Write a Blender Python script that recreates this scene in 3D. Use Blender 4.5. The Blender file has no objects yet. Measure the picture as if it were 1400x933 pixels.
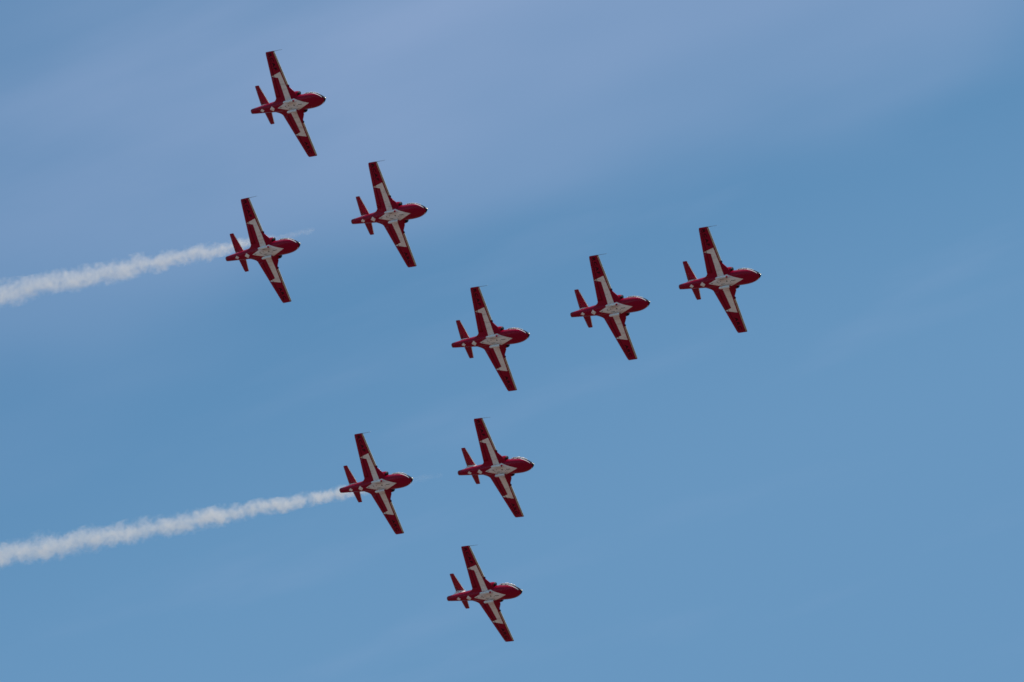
import bpy, bmesh, math
from mathutils import Vector, Quaternion, noise

scene = bpy.context.scene
C = scene.collection

# ------------------------------------------------------------------ camera
cam_data = bpy.data.cameras.new("camera")
cam_data.sensor_width = 36.0
cam_data.lens = 300.0
cam_data.clip_start = 0.5
cam_data.clip_end = 60000.0
cam = bpy.data.objects.new("camera", cam_data)
C.objects.link(cam)
cam.location = (0.0, 0.0, 1.7)
cam.rotation_euler = (math.radians(90 + 28), 0.0, 0.0)
scene.camera = cam

# ------------------------------------------------------------------ sky and sun
SUN_EL = math.radians(61.4)
SUN_AZ = math.radians(109.7)          # measured from +Y towards +X
SKY_STRENGTH = 0.124
world = bpy.data.worlds.new("World")
scene.world = world
world.use_nodes = True
wt = world.node_tree
for n in list(wt.nodes):
    wt.nodes.remove(n)
w_out = wt.nodes.new("ShaderNodeOutputWorld")
w_bg = wt.nodes.new("ShaderNodeBackground")
w_bg.inputs["Strength"].default_value = SKY_STRENGTH
sky = wt.nodes.new("ShaderNodeTexSky")
sky.sky_type = 'NISHITA'
sky.sun_disc = False
sky.sun_elevation = SUN_EL
sky.sun_rotation = SUN_AZ
sky.altitude = 200.0
sky.air_density = 1.0
sky.dust_density = 0.3
sky.ozone_density = 3.0
wt.links.new(w_bg.outputs[0], w_out.inputs[0])

def wmath(op, a, b=None, c=None, clamp=False):
    n = wt.nodes.new("ShaderNodeMath"); n.operation = op; n.use_clamp = clamp
    for i, v in enumerate((a, b, c)):
        if v is None: continue
        if isinstance(v, (int, float)): n.inputs[i].default_value = v
        else: wt.links.new(v, n.inputs[i])
    return n.outputs[0]
tc = wt.nodes.new("ShaderNodeTexCoord")
sep = wt.nodes.new("ShaderNodeSeparateXYZ")
wt.links.new(tc.outputs["Generated"], sep.inputs[0])
# thin cirrus: a cloud layer high above, met by the view direction (d / d.z)
zc = wmath('MAXIMUM', sep.outputs[2], 0.03)
lx = wmath('DIVIDE', sep.outputs[0], zc)
ly = wmath('DIVIDE', sep.outputs[1], zc)
# along and across the streaks of the layer
u_al = wmath('MULTIPLY_ADD', lx, 0.758, wmath('MULTIPLY', ly, -0.652))
v_ac = wmath('MULTIPLY_ADD', lx, 0.652, wmath('MULTIPLY', ly, 0.758))
def wnoise(su, sv, detail, rough, seed):
    cb = wt.nodes.new("ShaderNodeCombineXYZ")
    wt.links.new(wmath('MULTIPLY', u_al, su), cb.inputs[0])
    wt.links.new(wmath('MULTIPLY', v_ac, sv), cb.inputs[1])
    cb.inputs[2].default_value = seed
    n = wt.nodes.new("ShaderNodeTexNoise")
    n.inputs["Scale"].default_value = 1.0
    n.inputs["Detail"].default_value = detail
    n.inputs["Roughness"].default_value = rough
    wt.links.new(cb.outputs[0], n.inputs["Vector"])
    return n.outputs["Fac"]
def wrange(v, a, b, c, d):
    n = wt.nodes.new("ShaderNodeMapRange"); n.interpolation_type = 'SMOOTHSTEP'
    wt.links.new(v, n.inputs["Value"])
    for k_, q_ in zip(("From Min", "From Max", "To Min", "To Max"), (a, b, c, d)):
        n.inputs[k_].default_value = q_
    return n.outputs[0]
n_big = wnoise(7.0, 12.0, 2, 0.5, 3.3)
n_fib = wnoise(8.0, 26.0, 4, 0.5, 7.7)
vv = wmath('MULTIPLY_ADD', n_big, 0.12, wmath('MULTIPLY_ADD', n_fib, 0.05, wmath('SUBTRACT', v_ac, 0.085)))
sheet = wmath('MULTIPLY', wrange(vv, 1.30, 1.41, 1.0, 0.0), wrange(vv, 1.20, 1.31, 0.35, 1.0))
sheet = wmath('MULTIPLY', sheet, wrange(u_al, -1.34, -1.13, 0.50, 1.0))
sheet = wmath('MULTIPLY', sheet, wrange(n_fib, 0.30, 0.70, 0.80, 1.0))
veil = wmath('MULTIPLY', wrange(n_fib, 0.52, 0.80, 0.0, 0.18), 1.0)
low = wrange(v_ac, 1.29, 1.53, 0.0, 0.85)              # thin milky air lower down
cover = wmath('MULTIPLY', wmath('MAXIMUM', sheet, veil), 0.39)
tint = wt.nodes.new("ShaderNodeMix"); tint.data_type = 'RGBA'; tint.blend_type = 'MULTIPLY'
tint.inputs[0].default_value = 1.0
wt.links.new(sky.outputs[0], tint.inputs[6]); tint.inputs[7].default_value = (0.68, 1.04, 1.04, 1)
mixc = wt.nodes.new("ShaderNodeMix"); mixc.data_type = 'RGBA'
wt.links.new(cover, mixc.inputs[0])
hz = wt.nodes.new("ShaderNodeMix"); hz.data_type = 'RGBA'
wt.links.new(low, hz.inputs[0]); wt.links.new(tint.outputs[2], hz.inputs[6])
hz.inputs[7].default_value = (1.20, 2.54, 4.28, 1)
wt.links.new(hz.outputs[2], mixc.inputs[6])
mixc.inputs[7].default_value = (3.95, 4.55, 6.5, 1)      # sunlit ice cloud, same units as the sky
wt.links.new(mixc.outputs[2], w_bg.inputs["Color"])

sun_data = bpy.data.lights.new("sun", 'SUN')
sun_data.energy = 4.8
sun_data.angle = math.radians(0.5)
sun_data.color = (1.0, 0.95, 0.87)
sun = bpy.data.objects.new("sun", sun_data)
C.objects.link(sun)
sdir = Vector((math.cos(SUN_EL) * math.sin(SUN_AZ), math.cos(SUN_EL) * math.cos(SUN_AZ), math.sin(SUN_EL)))
sun.rotation_euler = (-sdir).to_track_quat('-Z', 'Y').to_euler()
sun.location = (300, 600, 900)

scene.view_settings.view_transform = 'Standard'
scene.view_settings.look = 'None'
scene.view_settings.gamma = 1.0
scene.view_settings.use_curve_mapping = False
scene.view_settings.exposure = 0.0
scene.render.engine = 'CYCLES'
scene.cycles.max_bounces = 8
scene.cycles.volume_bounces = 6
scene.cycles.volume_max_steps = 1024
scene.cycles.pixel_filter_type = 'BLACKMAN_HARRIS'
scene.cycles.filter_width = 1.6

# ------------------------------------------------------------------ node helpers
class NT:
    def __init__(self, name):
        self.m = bpy.data.materials.new(name); self.m.use_nodes = True
        self.t = self.m.node_tree
        for n in list(self.t.nodes): self.t.nodes.remove(n)
        self.out = self.t.nodes.new("ShaderNodeOutputMaterial")
        self.tc = self.t.nodes.new("ShaderNodeTexCoord")
        s = self.t.nodes.new("ShaderNodeSeparateXYZ")
        self.t.links.new(self.tc.outputs["Object"], s.inputs[0])
        self.x, self.y, self.z = s.outputs
        self.ay = self.math('ABSOLUTE', self.y)
    def put(self, sock, v):
        if isinstance(v, (int, float)):
            sock.default_value = v
        elif isinstance(v, (tuple, list)):
            sock.default_value = tuple(v) if len(v) == len(sock.default_value) else tuple(v) + (1,)
        else: self.t.links.new(v, sock)
    def math(self, op, a, b=None, c=None, clamp=False):
        n = self.t.nodes.new("ShaderNodeMath"); n.operation = op; n.use_clamp = clamp
        for i, v in enumerate((a, b, c)):
            if v is not None: self.put(n.inputs[i], v)
        return n.outputs[0]
    def lin(self, a, u, b, v, c):            # a*u + b*v + c
        return self.math('MULTIPLY_ADD', b, v, self.math('MULTIPLY_ADD', a, u, c))
    def step(self, v):                       # 1 where v > 0, edge 8 mm wide
        return self.math('MULTIPLY', v, 120.0, clamp=True)
    def poly(self, pts, u, v):               # convex polygon mask, points clockwise or not
        area = sum(pts[i][0] * pts[(i + 1) % len(pts)][1] - pts[(i + 1) % len(pts)][0] * pts[i][1] for i in range(len(pts)))
        if area < 0: pts = pts[::-1]
        res = None
        for i in range(len(pts)):
            (x0, y0), (x1, y1) = pts[i], pts[(i + 1) % len(pts)]
            L = math.hypot(x1 - x0, y1 - y0)
            a, b = -(y1 - y0) / L, (x1 - x0) / L
            s = self.step(self.lin(u, a, v, b, -(a * x0 + b * y0) + 0.004))
            res = s if res is None else self.math('MULTIPLY', res, s)
        return res
    def mix(self, f, a, b):
        n = self.t.nodes.new("ShaderNodeMix"); n.data_type = 'RGBA'
        self.put(n.inputs[0], f); self.put(n.inputs[6], a); self.put(n.inputs[7], b)
        return n.outputs[2]
    def noise(self, scale, detail=4, rough=0.55, stretch=(1, 1, 1)):
        mp = self.t.nodes.new("ShaderNodeMapping"); mp.inputs["Scale"].default_value = stretch
        oi = self.t.nodes.new("ShaderNodeObjectInfo")          # each aircraft weathers differently
        sh = self.t.nodes.new("ShaderNodeCombineXYZ")
        self.t.links.new(self.math('MULTIPLY', oi.outputs["Random"], 40.0), sh.inputs[2])
        self.t.links.new(sh.outputs[0], mp.inputs["Location"])
        self.t.links.new(self.tc.outputs["Object"], mp.inputs[0])
        n = self.t.nodes.new("ShaderNodeTexNoise")
        n.inputs["Scale"].default_value = scale; n.inputs["Detail"].default_value = detail
        n.inputs["Roughness"].default_value = rough
        self.t.links.new(mp.outputs[0], n.inputs["Vector"])
        return n.outputs["Fac"]
    def rng(self, v, a, b, c, d):
        n = self.t.nodes.new("ShaderNodeMapRange"); n.interpolation_type = 'SMOOTHSTEP'
        self.put(n.inputs["Value"], v)
        for k, q in zip(("From Min", "From Max", "To Min", "To Max"), (a, b, c, d)):
            n.inputs[k].default_value = q
        return n.outputs[0]
    def paint(self, col, rough=0.34, coat=0.12, metallic=0.0, dirt=True, dirt_col=(0.16, 0.012, 0.016), spec=0.06):
        p = self.t.nodes.new("ShaderNodeBsdfPrincipled")
        if dirt:
            g = self.rng(self.noise(2.2, 5, 0.6, (0.35, 1.6, 1.0)), 0.45, 0.8, 0.0, 0.38)
            col = self.mix(g, col, dirt_col)
            self.put(p.inputs["Roughness"], self.rng(self.noise(5.0, 3), 0.3, 0.8, rough - 0.06, rough + 0.14))
        else:
            self.put(p.inputs["Roughness"], rough)
        self.put(p.inputs["Base Color"], col)
        p.inputs["Metallic"].default_value = metallic
        p.inputs["Coat Weight"].default_value = coat
        p.inputs["Coat Roughness"].default_value = 0.12
        p.inputs["Specular IOR Level"].default_value = spec
        self.p = p
        self.t.links.new(p.outputs[0], self.out.inputs[0])
        return self.m

RED = (0.285, 0.0003, 0.022)
WHITE = (0.85, 0.765, 0.73)
BLACK = (0.012, 0.012, 0.014)
SEAM = (0.06, 0.008, 0.012)

# wing planform (aircraft axes: x forward, y to the left wing, z up, metres)
def wing_le(y):
    y = abs(y)
    if y >= 1.72: return 0.74 - 0.20 * (y - 1.72) / 3.84
    if y >= 1.20: return 0.74 + (1.72 - y) / 0.52 * 0.42
    return 1.16 + (1.2 - y) * 0.25
def wing_te(y):
    y = abs(y)
    t = -1.54 + 0.88 * (y - 0.6) / 4.9
    if y < 0.95: t -= 1.3 * (0.95 - y) ** 2 * 2.2
    return t
def wing_z(y): return -0.10 + 0.234 * abs(y) / 5.56
def wing_th(y): return 0.125 - 0.03 * abs(y) / 5.56

def wing_paint(name):
    k = NT(name)
    A = k.poly([(0.57, 0.3), (0.33, 3.42), (-0.18, 2.87), (-0.26, 0.3)], k.x, k.ay)
    B = k.poly([(0.33, 3.42), (-1.06, 3.10), (-0.18, 2.87)], k.x, k.ay)
    white = k.math('MAXIMUM', A, B)
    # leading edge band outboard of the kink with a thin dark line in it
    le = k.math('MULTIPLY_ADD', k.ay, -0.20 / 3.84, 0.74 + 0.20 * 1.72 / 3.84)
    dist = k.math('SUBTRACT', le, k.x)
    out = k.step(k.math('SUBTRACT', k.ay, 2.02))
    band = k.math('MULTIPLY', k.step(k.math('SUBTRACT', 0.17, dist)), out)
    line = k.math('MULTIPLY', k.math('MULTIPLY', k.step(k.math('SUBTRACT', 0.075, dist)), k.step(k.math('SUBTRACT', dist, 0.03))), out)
    sun_rim = k.math('MULTIPLY', k.math('MULTIPLY', k.step(k.math('SUBTRACT', 0.03, dist)), out), k.math('SUBTRACT', 1.0, k.step(k.math('SUBTRACT', k.ay, 5.45))))  # sun glint on the leading edge, painted as a bright outermost line
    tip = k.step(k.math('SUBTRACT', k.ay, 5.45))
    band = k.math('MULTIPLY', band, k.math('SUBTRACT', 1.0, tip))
    col = k.mix(white, RED, WHITE)
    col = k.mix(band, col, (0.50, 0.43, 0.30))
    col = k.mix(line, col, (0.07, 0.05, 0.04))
    col = k.mix(sun_rim, col, (0.90, 0.86, 0.78))
    return k.paint(col)
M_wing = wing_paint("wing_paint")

def fuselage_paint():
    k = NT("fuselage_paint")
    below = k.step(k.math('SUBTRACT', -0.0, k.z))
    d = k.poly([(2.82, 0), (0.67, 0.70), (-1.49, 0)], k.x, k.ay)
    s1 = k.poly([(-1.89, 0), (-2.22, 0.27), (-2.55, 0)], k.x, k.ay)
    s2 = k.poly([(-3.35, 0), (-3.62, 0.19), (-3.89, 0)], k.x, k.ay)
    white = k.math('MULTIPLY', k.math('MAXIMUM', d, k.math('MAXIMUM', s1, s2)), below)
    # white line under the canopy sill and round the nose, dark anti-glare deck above it
    zl = k.math('MULTIPLY_ADD', k.x, -0.26, 0.97)              # falls towards the nose
    over = k.math('SUBTRACT', k.z, zl)
    fwd = k.step(k.math('SUBTRACT', k.x, 3.1))
    wl = k.math('MULTIPLY', k.math('MULTIPLY', k.step(k.math('ADD', over, 0.07)), k.step(k.math('SUBTRACT', 0.0, over))), k.math('MULTIPLY', fwd, k.step(k.math('SUBTRACT', 4.42, k.x))))
    dk = k.math('MULTIPLY', k.math('MULTIPLY', k.step(over), k.step(k.math('SUBTRACT', k.x, 1.65))), 1.0)
    # white spine ahead of the fin
    sp = k.math('MULTIPLY', k.step(k.math('SUBTRACT', -2.6, k.x)), k.step(k.lin(k.z, 1.0, k.x, -0.05, -0.66)))
    wl = k.math('MAXIMUM', wl, sp)
    aft = k.step(k.math('SUBTRACT', -5.02, k.x))
    col = k.mix(white, RED, WHITE)
    col = k.mix(wl, col, (0.8, 0.79, 0.78))
    col = k.mix(dk, col, BLACK)
    col = k.mix(aft, col, (0.22, 0.004, 0.012))
    return k.paint(col, rough=0.32)
M_fus = fuselage_paint()

def plain(name, col, rough=0.34, coat=0.12, metallic=0.0, dirt=True):
    return NT(name).paint(col, rough, coat, metallic, dirt)
M_red = plain("red_paint", RED)
M_white = plain("white_paint", WHITE)
M_black = plain("black_paint", BLACK, 0.45, 0.0, 0.0, False)
M_letter = plain("letter_paint", (0.010, 0.004, 0.006), 0.5, 0.0, 0.0, False)
M_metal = plain("dull_metal", (0.22, 0.20, 0.19), 0.35, 0.0, 1.0, False)
M_nozzle = plain("burnt_metal", (0.05, 0.035, 0.03), 0.5, 0.0, 0.6, False)
k = NT("clear_glass")
tr = k.t.nodes.new("ShaderNodeBsdfTransparent"); tr.inputs[0].default_value = (0.86, 0.89, 0.90, 1)
gl = k.t.nodes.new("ShaderNodeBsdfGlossy"); gl.inputs["Roughness"].default_value = 0.12
fr = k.t.nodes.new("ShaderNodeFresnel"); fr.inputs[0].default_value = 1.5
mx = k.t.nodes.new("ShaderNodeMixShader")
k.t.links.new(fr.outputs[0], mx.inputs[0]); k.t.links.new(tr.outputs[0], mx.inputs[1]); k.t.links.new(gl.outputs[0], mx.inputs[2])
k.t.links.new(mx.outputs[0], k.out.inputs[0])
M_glass = k.m
M_lamp = plain("lamp_glass", (0.85, 0.70, 0.48), 0.30, 0.6, 0.3, False)  # opaque pale gold, the lens's sunlit look put into its colour
k = NT("fin_paint")
M_fin = k.paint(k.mix(k.step(k.lin(k.z, 1.0, k.x, 0.0, -1.30)), WHITE, RED))
k = NT("tailplane_paint")
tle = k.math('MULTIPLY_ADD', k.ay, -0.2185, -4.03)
sun_strip = k.math('MULTIPLY', k.step(k.math('SUBTRACT', 0.055, k.math('SUBTRACT', tle, k.x))), k.step(k.math('SUBTRACT', 1.9, k.ay)))  # cream strip paints in the sunlit gleam of the tailplane's front edge
M_tailplane = k.paint(k.mix(sun_strip, RED, (0.85, 0.76, 0.62)), rough=0.24, coat=0.4)
k = NT("tank_paint")
M_tank = k.paint(k.mix(k.step(k.math('SUBTRACT', k.x, 1.03)), (0.78, 0.78, 0.78), RED))

# ------------------------------------------------------------------ mesh helpers
def make(name, verts, faces, mat, parent=None, smooth=True):
    me = bpy.data.meshes.new(name)
    me.from_pydata([tuple(v) for v in verts], [], faces)
    bm = bmesh.new(); bm.from_mesh(me)
    bmesh.ops.recalc_face_normals(bm, faces=bm.faces)
    bm.to_mesh(me); bm.free()
    for p in me.polygons: p.use_smooth = smooth
    me.materials.append(mat)
    o = bpy.data.objects.new(name, me)
    C.objects.link(o)
    if parent: o.parent = parent
    return o
def loft(rings, cap=True):
    n = len(rings[0]); v = [p for r in rings for p in r]; f = []
    for i in range(len(rings) - 1):
        for j in range(n):
            a = i * n + j; b = i * n + (j + 1) % n
            f.append((a, b, b + n, a + n))
    if cap:
        f.append(tuple(range(n))[::-1]); f.append(tuple(range((len(rings) - 1) * n, len(rings) * n)))
    return v, f
def interp(tab, x):
    if x <= tab[0][0]: return tab[0][1:]
    for a, b in zip(tab, tab[1:]):
        if x <= b[0]:
            t = (x - a[0]) / (b[0] - a[0])
            return tuple(p + (q - p) * t for p, q in zip(a[1:], b[1:]))
    return tab[-1][1:]
def smooth_interp(tab, x, h=0.18):
    acc = None
    for d in (-1, -0.5, 0, 0.5, 1):
        v = interp(tab, x + d * h)
        acc = v if acc is None else tuple(p + q for p, q in zip(acc, v))
    return tuple(p / 5 for p in acc)

def airfoil_pts(n=13):
    xs = [0.5 * (1 - math.cos(math.pi * i / (n - 1))) for i in range(n)]
    th = lambda c: 5 * (0.2969 * math.sqrt(c) - 0.126 * c - 0.3516 * c * c + 0.2843 * c ** 3 - 0.1030 * c ** 4)
    up = [(c, th(c) * 1.1) for c in xs]
    lo = [(c, -th(c) * 0.9) for c in xs]
    return up + lo[-2:0:-1]
AF = airfoil_pts()
def wing_ring(y, le, te, z, t):
    ch = le - te
    return [(le - c * ch, y, z + s * ch * t) for c, s in AF]

# fuselage stations: x, half width, z bottom, z top
FUS = [(-5.24, 0.235, -0.20, 0.27), (-5.0, 0.265, -0.24, 0.33), (-4.0, 0.35, -0.29, 0.55), (-3.0, 0.44, -0.33, 0.68),
       (-2.0, 0.53, -0.37, 0.78), (-1.0, 0.63, -0.40, 0.86), (0.0, 0.71, -0.43, 0.86), (1.0, 0.745, -0.46, 0.78),
       (1.8, 0.745, -0.49, 0.68), (2.5, 0.735, -0.50, 0.58), (3.0, 0.715, -0.48, 0.50), (3.5, 0.65, -0.44, 0.42),
       (3.9, 0.545, -0.38, 0.34), (4.2, 0.425, -0.35, 0.22), (4.4, 0.32, -0.30, 0.13), (4.55, 0.215, -0.25, 0.07),
       (4.64, 0.12, -0.19, 0.00), (4.68, 0.03, -0.12, -0.07)]
def fus_at(x):
    return smooth_interp(FUS, x, 0.16 if x < 4.0 else 0.02)
def build_fuselage(parent):
    xs = [-5.24 + i * 0.14 for i in range(66)] + [4.1, 4.2, 4.3, 4.38, 4.46, 4.52, 4.57, 4.61, 4.64, 4.67]
    xs = sorted(set(x for x in xs if x < 4.05)) + [4.1, 4.2, 4.3, 4.38, 4.46, 4.52, 4.57, 4.61, 4.64, 4.67]
    rings = []
    for x in xs:
        a, b0, b1 = fus_at(x)
        cz, h = (b0 + b1) / 2, (b1 - b0) / 2
        r = []
        for j in range(48):
            t = 2 * math.pi * j / 48
            c, s = math.cos(t), math.sin(t)
            e = 0.86
            r.append((x, a * math.copysign(abs(c) ** e, c), cz + h * math.copysign(abs(s) ** e, s)))
        rings.append(r)
    v, f = loft(rings)
    return make("fuselage", v, f, M_fus, parent)

def build_wing(side, parent):
    ys = [0.35, 0.5, 0.62, 0.75, 0.9, 1.05, 1.2, 1.37, 1.55, 1.72, 1.95, 2.4, 3.0, 3.6, 4.2, 4.8, 5.2, 5.40]
    rings = [wing_ring(side * y, wing_le(y), wing_te(y), wing_z(y), wing_th(y)) for y in ys]
    for y, s, q in ((5.48, 0.97, 0.8), (5.53, 0.91, 0.5), (5.56, 0.82, 0.18)):
        le, te = wing_le(y), wing_te(y)
        c = (le + te) / 2; hh = (le - te) / 2 * s
        rings.append(wing_ring(side * y, c + hh, c - hh, wing_z(y), wing_th(y) * q))
    v, f = loft(rings)
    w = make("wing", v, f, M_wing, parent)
    # flap and aileron: thin shells over the rear quarter, a hair proud of the wing skin
    def surface(nm, y0, y1):
        rr = []
        for i in range(6):
            y = y0 + (y1 - y0) * i / 5
            le, te, z, t = wing_le(y), wing_te(y), wing_z(y), wing_th(y)
            le = min(le, 0.74 + 0.2 * (1.72 - y) / 3.84 if y < 1.72 else le)
            ch = wing_le(y) - te
            pts = [(c, s) for c, s in AF if c > 0.72]
            r = []
            cs = [0.76, 0.84, 0.92, 1.0]
            th = lambda c: 5 * (0.2969 * math.sqrt(c) - 0.126 * c - 0.3516 * c * c + 0.2843 * c ** 3 - 0.1030 * c ** 4)
            for c in cs: r.append((wing_le(y) - c * ch, side * y, z + th(c) * 1.1 * ch * t + 0.006))
            r.append((te - 0.012, side * y, z))
            for c in cs[::-1]: r.append((wing_le(y) - c * ch, side * y, z - th(c) * 0.9 * ch * t - 0.006))
            rr.append(r)
        v, f = loft(rr)
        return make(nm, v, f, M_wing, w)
    surface("flap", 0.98, 3.02)
    surface("aileron", 3.06, 5.30)
    # hinge gap: a narrow dark strip just ahead of the moving surfaces
    def strip(y0, y1, c0):
        vs, fs = [], []
        n = 8
        th = lambda c: 5 * (0.2969 * math.sqrt(c) - 0.126 * c - 0.3516 * c * c + 0.2843 * c ** 3 - 0.1030 * c ** 4)
        for i in range(n + 1):
            y = y0 + (y1 - y0) * i / n
            ch = wing_le(y) - wing_te(y)
            for c in (c0, c0 + 0.03 / ch * 1.2):
                vs.append((wing_le(y) - c * ch, side * y, wing_z(y) - th(c) * 0.9 * ch * wing_th(y) - 0.012))
            if i: a = 2 * i - 2; fs.append((a, a + 1, a + 3, a + 2))
        return make("hinge_gap", vs, fs, M_seam, w, False)
    strip(0.98, 5.30, 0.735)
    # landing light let into the leading edge
    x0, y0, z0 = wing_le(1.9) - 0.03, side * 1.90, wing_z(1.9) - 0.01
    vs, fs = ellipsoid((x0, y0, z0), (0.075, 0.10, 0.085), 12, 8)
    make("landing_light", vs, fs, M_black, w)
    return w

M_seam = plain("seam_shadow_gap", SEAM, 0.6, 0.0, 0.0, False)

def ellipsoid(c, r, nu=16, nv=10):
    vs, fs = [], []
    for i in range(1, nv):
        p = math.pi * i / nv
        for j in range(nu):
            t = 2 * math.pi * j / nu
            vs.append((c[0] + r[0] * math.cos(p), c[1] + r[1] * math.sin(p) * math.cos(t), c[2] + r[2] * math.sin(p) * math.sin(t)))
    a = len(vs); vs.append((c[0] + r[0], c[1], c[2])); b = len(vs); vs.append((c[0] - r[0], c[1], c[2]))
    for i in range(nv - 2):
        for j in range(nu):
            q = i * nu; fs.append((q + j, q + (j + 1) % nu, q + nu + (j + 1) % nu, q + nu + j))
    for j in range(nu):
        fs.append((a, (j + 1) % nu, j)); q = (nv - 2) * nu; fs.append((b, q + j, q + (j + 1) % nu))
    return vs, fs
def revolve(profile, c, axis_tilt=None, n=24, open_end=False):
    """profile of (x, ry, rz) round the x axis at centre c"""
    rings = [[(x + c[0], c[1] + ry * math.cos(2 * math.pi * j / n), c[2] + rz * math.sin(2 * math.pi * j / n)) for j in range(n)] for x, ry, rz in profile]
    return loft(rings, cap=not open_end)
def tube(points, r, n=8):
    rings = []
    for i, p in enumerate(points):
        p = Vector(p)
        d = (Vector(points[min(i + 1, len(points) - 1)]) - Vector(points[max(i - 1, 0)])).normalized()
        u = d.orthogonal().normalized(); w = d.cross(u)
        rr = r[i] if isinstance(r, (list, tuple)) else r
        rings.append([tuple(p + rr * (math.cos(2 * math.pi * j / n) * u + math.sin(2 * math.pi * j / n) * w)) for j in range(n)])
    return loft(rings)

def lettering(word, side, y_start, y_end, x_mid, height, parent):
    """Letters on the wing's underside: tops towards the leading edge, read from the right wing tip to the left."""
    cu = bpy.data.curves.new("lettering", 'FONT')
    cu.body = word; cu.size = 1.0; cu.space_character = 1.25; cu.resolution_u = 3; cu.offset = 0.022
    tmp = bpy.data.objects.new("tmp", cu); C.objects.link(tmp)
    dg = bpy.context.evaluated_depsgraph_get()
    me = bpy.data.meshes.new_from_object(tmp.evaluated_get(dg))
    bpy.data.objects.remove(tmp)
    xs = [v.co.x for v in me.vertices]; ys = [v.co.y for v in me.vertices]
    x0, x1, y0, y1 = min(xs), max(xs), min(ys), max(ys)
    bm = bmesh.new(); bm.from_mesh(me)
    for v in bm.verts:
        u = (v.co.x - x0) / (x1 - x0); t = (v.co.y - y0) / (y1 - y0)
        ya = y_start + (y_end - y_start) * u
        xa = x_mid + (t - 0.5) * height
        ch = wing_le(ya) - wing_te(ya); c = (wing_le(ya) - xa) / ch
        th = 5 * (0.2969 * math.sqrt(c) - 0.126 * c - 0.3516 * c * c + 0.2843 * c ** 3 - 0.1030 * c ** 4)
        v.co = (xa, ya, wing_z(ya) - th * 0.9 * ch * wing_th(ya) - 0.012)
    bm.to_mesh(me); bm.free()
    me.name = "lettering"; me.materials.clear(); me.materials.append(M_letter)
    o = bpy.data.objects.new("lettering", me); C.objects.link(o); o.parent = parent
    return o

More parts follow.
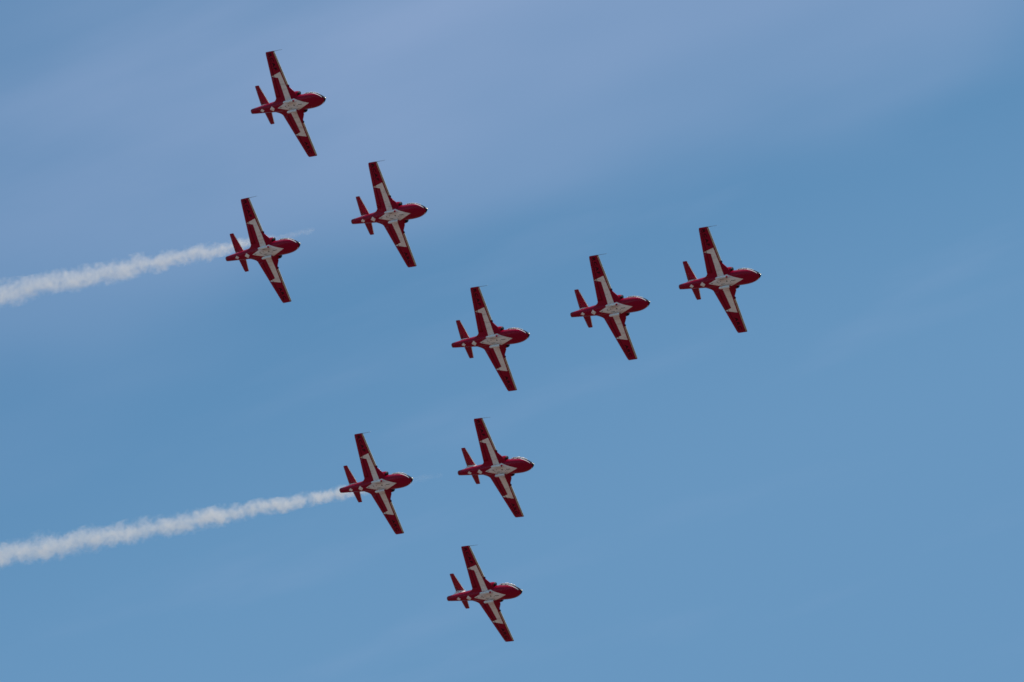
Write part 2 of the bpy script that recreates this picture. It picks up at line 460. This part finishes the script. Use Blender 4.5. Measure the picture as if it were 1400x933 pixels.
# ------------------------------------------------------------------ the jet
def build_jet():
    root = bpy.data.objects.new("jet_plane", None); C.objects.link(root)
    root.rotation_mode = 'QUATERNION'
    fus = build_fuselage(root)
    wr = build_wing(-1, root); wl = build_wing(1, root)
    lettering("RCAF", -1, -5.38, -3.64, -0.12, 0.40, wr)
    lettering("ARC", 1, 3.90, 5.20, -0.12, 0.40, wl)
    # pitot boom on the right wing tip
    v, f = tube([(0.35, -5.50, 0.125), (0.62, -5.52, 0.12), (1.1, -5.53, 0.10), (1.60, -5.53, 0.115)], [0.03, 0.022, 0.016, 0.012])
    make("pitot_boom", v, f, M_metal, wr)
    # air intakes: a bulge on each flank with a dark mouth facing forward
    for s in (-1, 1):
        prof = [(1.30, 0.195, 0.27), (1.315, 0.205, 0.285), (1.27, 0.225, 0.31), (1.12, 0.25, 0.335), (0.9, 0.27, 0.36),
                (0.5, 0.28, 0.38), (-0.1, 0.26, 0.36), (-0.8, 0.18, 0.30), (-1.5, 0.08, 0.18)]
        rings = []
        for x, ry, rz in prof:
            cy = 0.86 if x > 0.9 else 0.86 - (0.9 - x) * 0.13
            rings.append([(x, s * (cy + ry * math.cos(2 * math.pi * j / 24)), 0.27 + rz * math.sin(2 * math.pi * j / 24)) for j in range(24)])
        # inner duct
        duct = []
        for x, ry, rz in ((0.9, 0.12, 0.18), (1.22, 0.175, 0.25)):
            duct.append([(x, s * (0.86 + ry * math.cos(2 * math.pi * j / 24)), 0.27 + rz * math.sin(2 * math.pi * j / 24)) for j in range(24)])
        v, f = loft(duct + rings)
        it = make("air_intake", v, f, M_red, root)
        v, f = loft([[(x, s * (0.86 + ry * math.cos(2 * math.pi * j / 24)), 0.27 + rz * math.sin(2 * math.pi * j / 24)) for j in range(24)]
                     for x, ry, rz in ((1.18, 0.16, 0.235), (1.325, 0.198, 0.275))])
        make("intake_mouth", v, f, M_black, it)
    # smoke oil tanks slung under the belly
    for s in (-1, 1):
        prof = [(-0.27, 0.02), (-0.25, 0.07), (-0.19, 0.11), (-0.08, 0.13), (0.3, 0.135), (0.8, 0.135), (0.98, 0.12), (1.10, 0.09), (1.18, 0.05), (1.20, 0.015)]
        v, f = revolve([(x, r, r) for x, r in prof], (0, s * 0.51, -0.60), n=20)
        tk = make("smoke_tank", v, f, M_tank, root)
        v, f = [], []
        rr = [[(x, s * (0.51 + dy), z) for x, dy in ((0.05, 0), (0.2, 0.03), (0.8, 0.03), (0.92, 0), (0.8, -0.03), (0.2, -0.03))] for z in (-0.50, -0.22)]
        v, f = loft(rr); make("pylon", v, f, M_white, tk)
    # canopy
    CAN = [(0.75, 0.02, 0.90, 0.92), (0.95, 0.40, 0.72, 1.06), (1.3, 0.57, 0.60, 1.10), (1.8, 0.66, 0.54, 1.22), (2.4, 0.67, 0.46, 1.14),
           (2.9, 0.61, 0.40, 0.98), (3.3, 0.51, 0.35, 0.77), (3.6, 0.38, 0.32, 0.60), (3.82, 0.03, 0.28, 0.42)]
    def can_ring(x, g=0.0, n=20):
        a, b0, b1 = smooth_interp(CAN, x, 0.08)
        return [(x, (a + g) * math.copysign(abs(math.cos(math.pi * j / n)) ** 0.8, math.cos(math.pi * j / n)), b0 + (b1 + g - b0) * math.sin(math.pi * j / n) ** 0.85) for j in range(n + 1)] + [(x, 0, b0 - 0.1)]
    v, f = loft([can_ring(1.60 + i * 0.11) for i in range(21)])
    can = make("canopy", v, f, M_glass, root)
    v, f = loft([can_ring(0.77 + i * 0.1025) for i in range(9)])
    make("canopy_fairing", v, f, M_white, root)
    vs, fs = [], []
    for x0, x1 in ((1.58, 1.70), (2.30, 2.36), (2.92, 3.00)):
        a, b = loft([can_ring(x0, 0.0), can_ring(x0, 0.03), can_ring(x1, 0.03), can_ring(x1, 0.0)])
        fs += [tuple(i + len(vs) for i in q) for q in b]; vs += a
    for s in (-1, 1):                                   # sill rails
        pts = []
        for i in range(14):
            x = 1.60 + i * 0.155; a, b0, b1 = smooth_interp(CAN, x, 0.08)
            pts.append((x, s * (a + 0.015) * 0.985, b0 + 0.17))
        a, b = tube(pts, 0.035)
        fs += [tuple(i + len(vs) for i in q) for q in b]; vs += a
    make("canopy_frame", vs, fs, M_white, can)
    # nose lamp and pitot-like horn
    v, f = ellipsoid((4.60, -0.02, -0.02), (0.085, 0.09, 0.09)); make("nose_light", v, f, M_lamp, root)
    # belly antenna, then plain dark marks standing in for small stencils
    v, f = tube([(2.9, 0.30, -0.36), (2.86, 0.31, -0.50), (2.80, 0.31, -0.55)], [0.05, 0.035, 0.02]); make("antenna", v, f, M_red, root)
    vs, fs = [], []
    for x, y, lx, ly in ((0.80, -0.02, 0.10, 0.07), (1.42, -0.02, 0.10, 0.035), (1.60, 0.0, 0.12, 0.035), (1.80, -0.01, 0.14, 0.03),
                         (-0.38, -0.05, 0.04, 0.10), (-0.24, 0.06, 0.04, 0.05), (-1.08, 0.0, 0.18, 0.03), (0.25, -0.30, 0.30, 0.02), (0.20, 0.22, 0.35, 0.02),
                         (0.05, -0.08, 0.05, 0.05), (1.2, 0.10, 0.05, 0.04)):
        a, b0, b1 = fus_at(x)
        lx, ly = lx * 1.35, ly * 1.5
        n = len(vs)
        for sx, sy in ((-1, -1), (1, -1), (1, 1), (-1, 1)):
            X, Y = x + sx * lx / 2, y + sy * ly / 2
            a, b0, b1 = fus_at(X)
            cz, h = (b0 + b1) / 2, (b1 - b0) / 2
            e = 0.86
            c = min(1, (abs(Y) / a) ** (1 / e)); zz = cz - h * (math.sqrt(1 - c * c)) ** e
            vs.append((X, Y, zz - 0.012))
        fs.append((n, n + 1, n + 2, n + 3))
        make("stencil_mark", vs[n:], [(0, 1, 2, 3)], M_black, fus, False)
    # exhaust nozzle
    v, f = loft([[(x, r * math.cos(2 * math.pi * j / 24), 0.035 + r * math.sin(2 * math.pi * j / 24)) for j in range(24)]
                 for x, r in ((-4.95, 0.13), (-5.26, 0.14), (-5.275, 0.155), (-5.26, 0.17), (-5.15, 0.175))])
    make("exhaust_nozzle", v, f, M_nozzle, root)
    # fin, rudder
    def fin_ring(z, le, te, t):
        ch = le - te
        return [(le - c * ch, s * ch * t, z) for c, s in [(c, (s if s > 0 else s * 1.22)) for c, s in AF]]
    v, f = loft([fin_ring(0.35, -2.75, -4.95, 0.055), fin_ring(0.62, -3.15, -5.00, 0.06), fin_ring(0.80, -3.50, -5.02, 0.075), fin_ring(1.1, -3.78, -5.05, 0.08), fin_ring(1.36, -3.95, -5.08, 0.085), fin_ring(1.45, -4.0, -5.1, 0.06)])
    fin = make("fin", v, f, M_fin, root)
    v, f = loft([[(-4.72, 0.055, z), (-5.02 - (z - .4) * 0.06, 0.018, z), (-5.16 - (z - .4) * 0.06, 0.004, z), (-5.16 - (z - .4) * 0.06, -0.004, z), (-5.02 - (z - .4) * 0.06, -0.018, z), (-4.72, -0.055, z)] for z in (0.42, 0.8, 1.1, 1.33)])
    make("rudder", v, f, M_fin, fin)
    # tailplane on top of the fin, with elevators
    for s in (-1, 1):
        def tr(y, k=1.0, q=1.0):
            le = -4.04 - 0.437 * (y - 0.05) / 2.0; te = -5.22 + 0.205 * y / 2.04
            c = (le + te) / 2; hh = (le - te) / 2 * k
            return wing_ring(s * y, c + hh, c - hh, 1.403, 0.085 * q)
        v, f = loft([tr(0.0), tr(0.4), tr(0.9), tr(1.4), tr(1.88), tr(1.97, 0.96, 0.75), tr(2.02, 0.9, 0.45), tr(2.043, 0.8, 0.15)])
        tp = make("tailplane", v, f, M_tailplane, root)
        def el(y):
            le = -4.04 - 0.437 * (y - 0.05) / 2.0; te = -5.22 + 0.205 * y / 2.04; ch = le - te
            th = lambda c: 5 * (0.2969 * math.sqrt(c) - 0.126 * c - 0.3516 * c * c + 0.2843 * c ** 3 - 0.1030 * c ** 4)
            cs = (0.68, 0.78, 0.88, 1.0)
            return [(le - c * ch, s * y, 1.403 + th(c) * 1.1 * ch * 0.085 + 0.005) for c in cs] + [(te - 0.01, s * y, 1.403)] + \
                   [(le - c * ch, s * y, 1.403 - th(c) * 0.9 * ch * 0.085 - 0.005) for c in cs[::-1]]
        v, f = loft([el(0.22), el(1.0), el(1.85)])
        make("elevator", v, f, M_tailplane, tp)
    v, f = revolve([(-3.90, 0.01, 0.01), (-3.97, 0.05, 0.05), (-4.2, 0.09, 0.10), (-4.8, 0.09, 0.10), (-5.15, 0.05, 0.06), (-5.32, 0.01, 0.01)], (0, 0, 1.40), n=16)
    make("fin_fairing", v, f, M_white, fin)
    return root

JETS = [
 ((-21.131, 709.966, 404.811), (0.87621, -0.30961, 0.22826, -0.29033), "topmost jet of the formation, red belly with white diamond, no smoke behind it"),
 ((-11.61, 723.852, 400.396), (0.87415, -0.3263, 0.22397, -0.28147), "red and white jet just below and right of the topmost jet, no smoke behind it"),
 ((-23.901, 727.108, 398.217), (0.8719, -0.32957, 0.21514, -0.29137), "red and white jet crossing the upper of the two white smoke trails"),
 ((-1.815, 735.216, 392.792), (0.87904, -0.32729, 0.21624, -0.27093), "red and white jet at the middle of the formation, the centre one of nine"),
 ((9.787, 728.177, 392.486), (0.87942, -0.32598, 0.21027, -0.27593), "red and white jet second from the right, just left of the rightmost jet"),
 ((20.165, 717.938, 390.001), (0.88344, -0.32056, 0.20747, -0.27153), "rightmost red and white jet, flying ahead of all the others"),
 ((-13.223, 755.214, 387.126), (0.87432, -0.31927, 0.22023, -0.29177), "red and white jet at the head of the lower white smoke trail"),
 ((-1.322, 749.611, 386.038), (0.88775, -0.29314, 0.21718, -0.28071), "red and white jet above the bottommost jet, right of the lower smoking jet"),
 ((-2.444, 759.229, 376.912), (0.89235, -0.27516, 0.21228, -0.28799), "bottommost red and white jet of the formation, banked a little steeper"),
]
def copy_tree(o, parent=None):
    c = o.copy(); C.objects.link(c); c.parent = parent
    for ch in list(o.children): copy_tree(ch, c)
    return c
proto = build_jet()
for i, (loc, q, label) in enumerate(JETS):
    o = proto if i == 0 else copy_tree(proto)
    o.location = loc
    o.rotation_quaternion = Quaternion(q)
    o["label"] = label; o["category"] = "jet"; o["group"] = "display jets flying in formation"

# ------------------------------------------------------------------ smoke trails
def smoke_trail(front, back, r0, r1, head, extra, seed, dens, wisp, label):
    """Tapering lumpy plume round the flight line; local +x points along the flight."""
    front, back = Vector(front), Vector(back)
    d = (front - back).normalized()
    L = (front - back).length + extra
    def rad(s):                                   # s = metres behind the front end
        if s < head: return r0 * (0.45 + 0.55 * (s / head)) 
        return r0 + (r1 - r0) * ((s - head) / (L - head)) ** 0.8
    n_s, n_a = int(L / 0.22), 28
    rings = []
    for i in range(n_s + 1):
        s = L * i / n_s
        base = rad(s)
        if i in (0, n_s): base *= 0.15
        ring = []
        for j in range(n_a):
            t = 2 * math.pi * j / n_a
            cx, sx = math.cos(t), math.sin(t)
            q = Vector((s / max(0.8, base * 1.1) * 0.55, cx * 0.9, sx * 0.9 + seed))
            k = noise.noise(q * 1.3) * 0.42 + noise.noise(q * 3.4) * 0.16
            r = base * (1.05 + k)
            ring.append((-s, cx * r, sx * r))
        rings.append(ring)
    v, f = loft(rings)
    k = NT("smoke_" + str(seed))
    s = k.math('MULTIPLY', k.x, -1.0)
    # the plume's own radius as a function of s
    grow = k.math('POWER', k.math('MAXIMUM', k.math('DIVIDE', k.math('SUBTRACT', s, head), L - head), 0.0001), 0.8)
    rr = k.math('MULTIPLY_ADD', grow, r1 - r0, r0)
    hd = k.math('MULTIPLY_ADD', k.math('MULTIPLY', s, 1 / head, clamp=True), 0.55, 0.45)
    rr = k.math('MULTIPLY', rr, hd)
    dist = k.math('SQRT', k.math('ADD', k.math('MULTIPLY', k.y, k.y), k.math('MULTIPLY', k.z, k.z)))
    dn = k.math('DIVIDE', dist, rr)
    n1 = k.noise(0.62, 5, 0.62, (0.9, 1, 1))
    n2 = k.noise(2.1, 4, 0.6)
    body = k.math('ADD', dn, k.math('MULTIPLY_ADD', n1, -3.0, 1.5))
    body = k.math('ADD', body, k.math('MULTIPLY_ADD', n2, -2.0, 1.0))
    den = k.rng(body, -0.15, 1.08, 1.15, 0.0)
    # dense behind the tail, thinning to a faint wisp ahead of the wing
    ahead = k.rng(s, head * 0.25, head * 1.0, wisp, 1.0)
    den = k.math('MULTIPLY', den, ahead)
    thin = k.math('DIVIDE', dens, rr)             # spreads as it widens
    den = k.math('MULTIPLY', den, thin)
    pv = k.t.nodes.new("ShaderNodeVolumePrincipled")
    pv.inputs["Color"].default_value = (0.97, 0.92, 0.865, 1)
    pv.inputs["Anisotropy"].default_value = 0.35
    k.t.links.new(den, pv.inputs["Density"])
    k.t.links.new(pv.outputs[0], k.out.inputs["Volume"])
    k.m.cycles.volume_step_rate = 0.06
    o = make("smoke_trail", v, f, k.m)
    o.location = front
    o.rotation_mode = 'QUATERNION'
    o.rotation_quaternion = d.to_track_quat('X', 'Z')
    o["label"] = label; o["category"] = "smoke trail"; o["group"] = "white smoke trails"
    return o
smoke_trail((-19.18, 726.72, 400.33), (-51.46, 755.05, 408.54), 0.75, 1.75, 11.5, 12, 3.1, 0.58, 0.16,
            "upper white smoke trail streaming left from behind the leftmost jet")
smoke_trail((-6.9, 754.02, 387.58), (-53.36, 795.69, 399.44), 0.72, 1.75, 12.0, 14, 8.7, 0.62, 0.05,
            "lower and longer white smoke trail streaming left to the frame edge")

# ------------------------------------------------------------------ ground far below (gives the bounce light)
k = NT("dry_field")
g = k.mix(k.rng(k.noise(0.004, 6, 0.6), 0.35, 0.65, 0, 1), (0.095, 0.066, 0.054), (0.16, 0.118, 0.10))
p = k.t.nodes.new("ShaderNodeBsdfDiffuse"); k.t.links.new(g, p.inputs[0]); k.t.links.new(p.outputs[0], k.out.inputs[0])
S = 25000
N = 10
gv = [(-S + 2 * S * i / N, -S + 2 * S * j / N, 0) for j in range(N + 1) for i in range(N + 1)]
gf = [(j * (N + 1) + i, j * (N + 1) + i + 1, (j + 1) * (N + 1) + i + 1, (j + 1) * (N + 1) + i) for j in range(N) for i in range(N)]
ground = make("ground", gv, gf, k.m, smooth=False)
ground["kind"] = "structure"
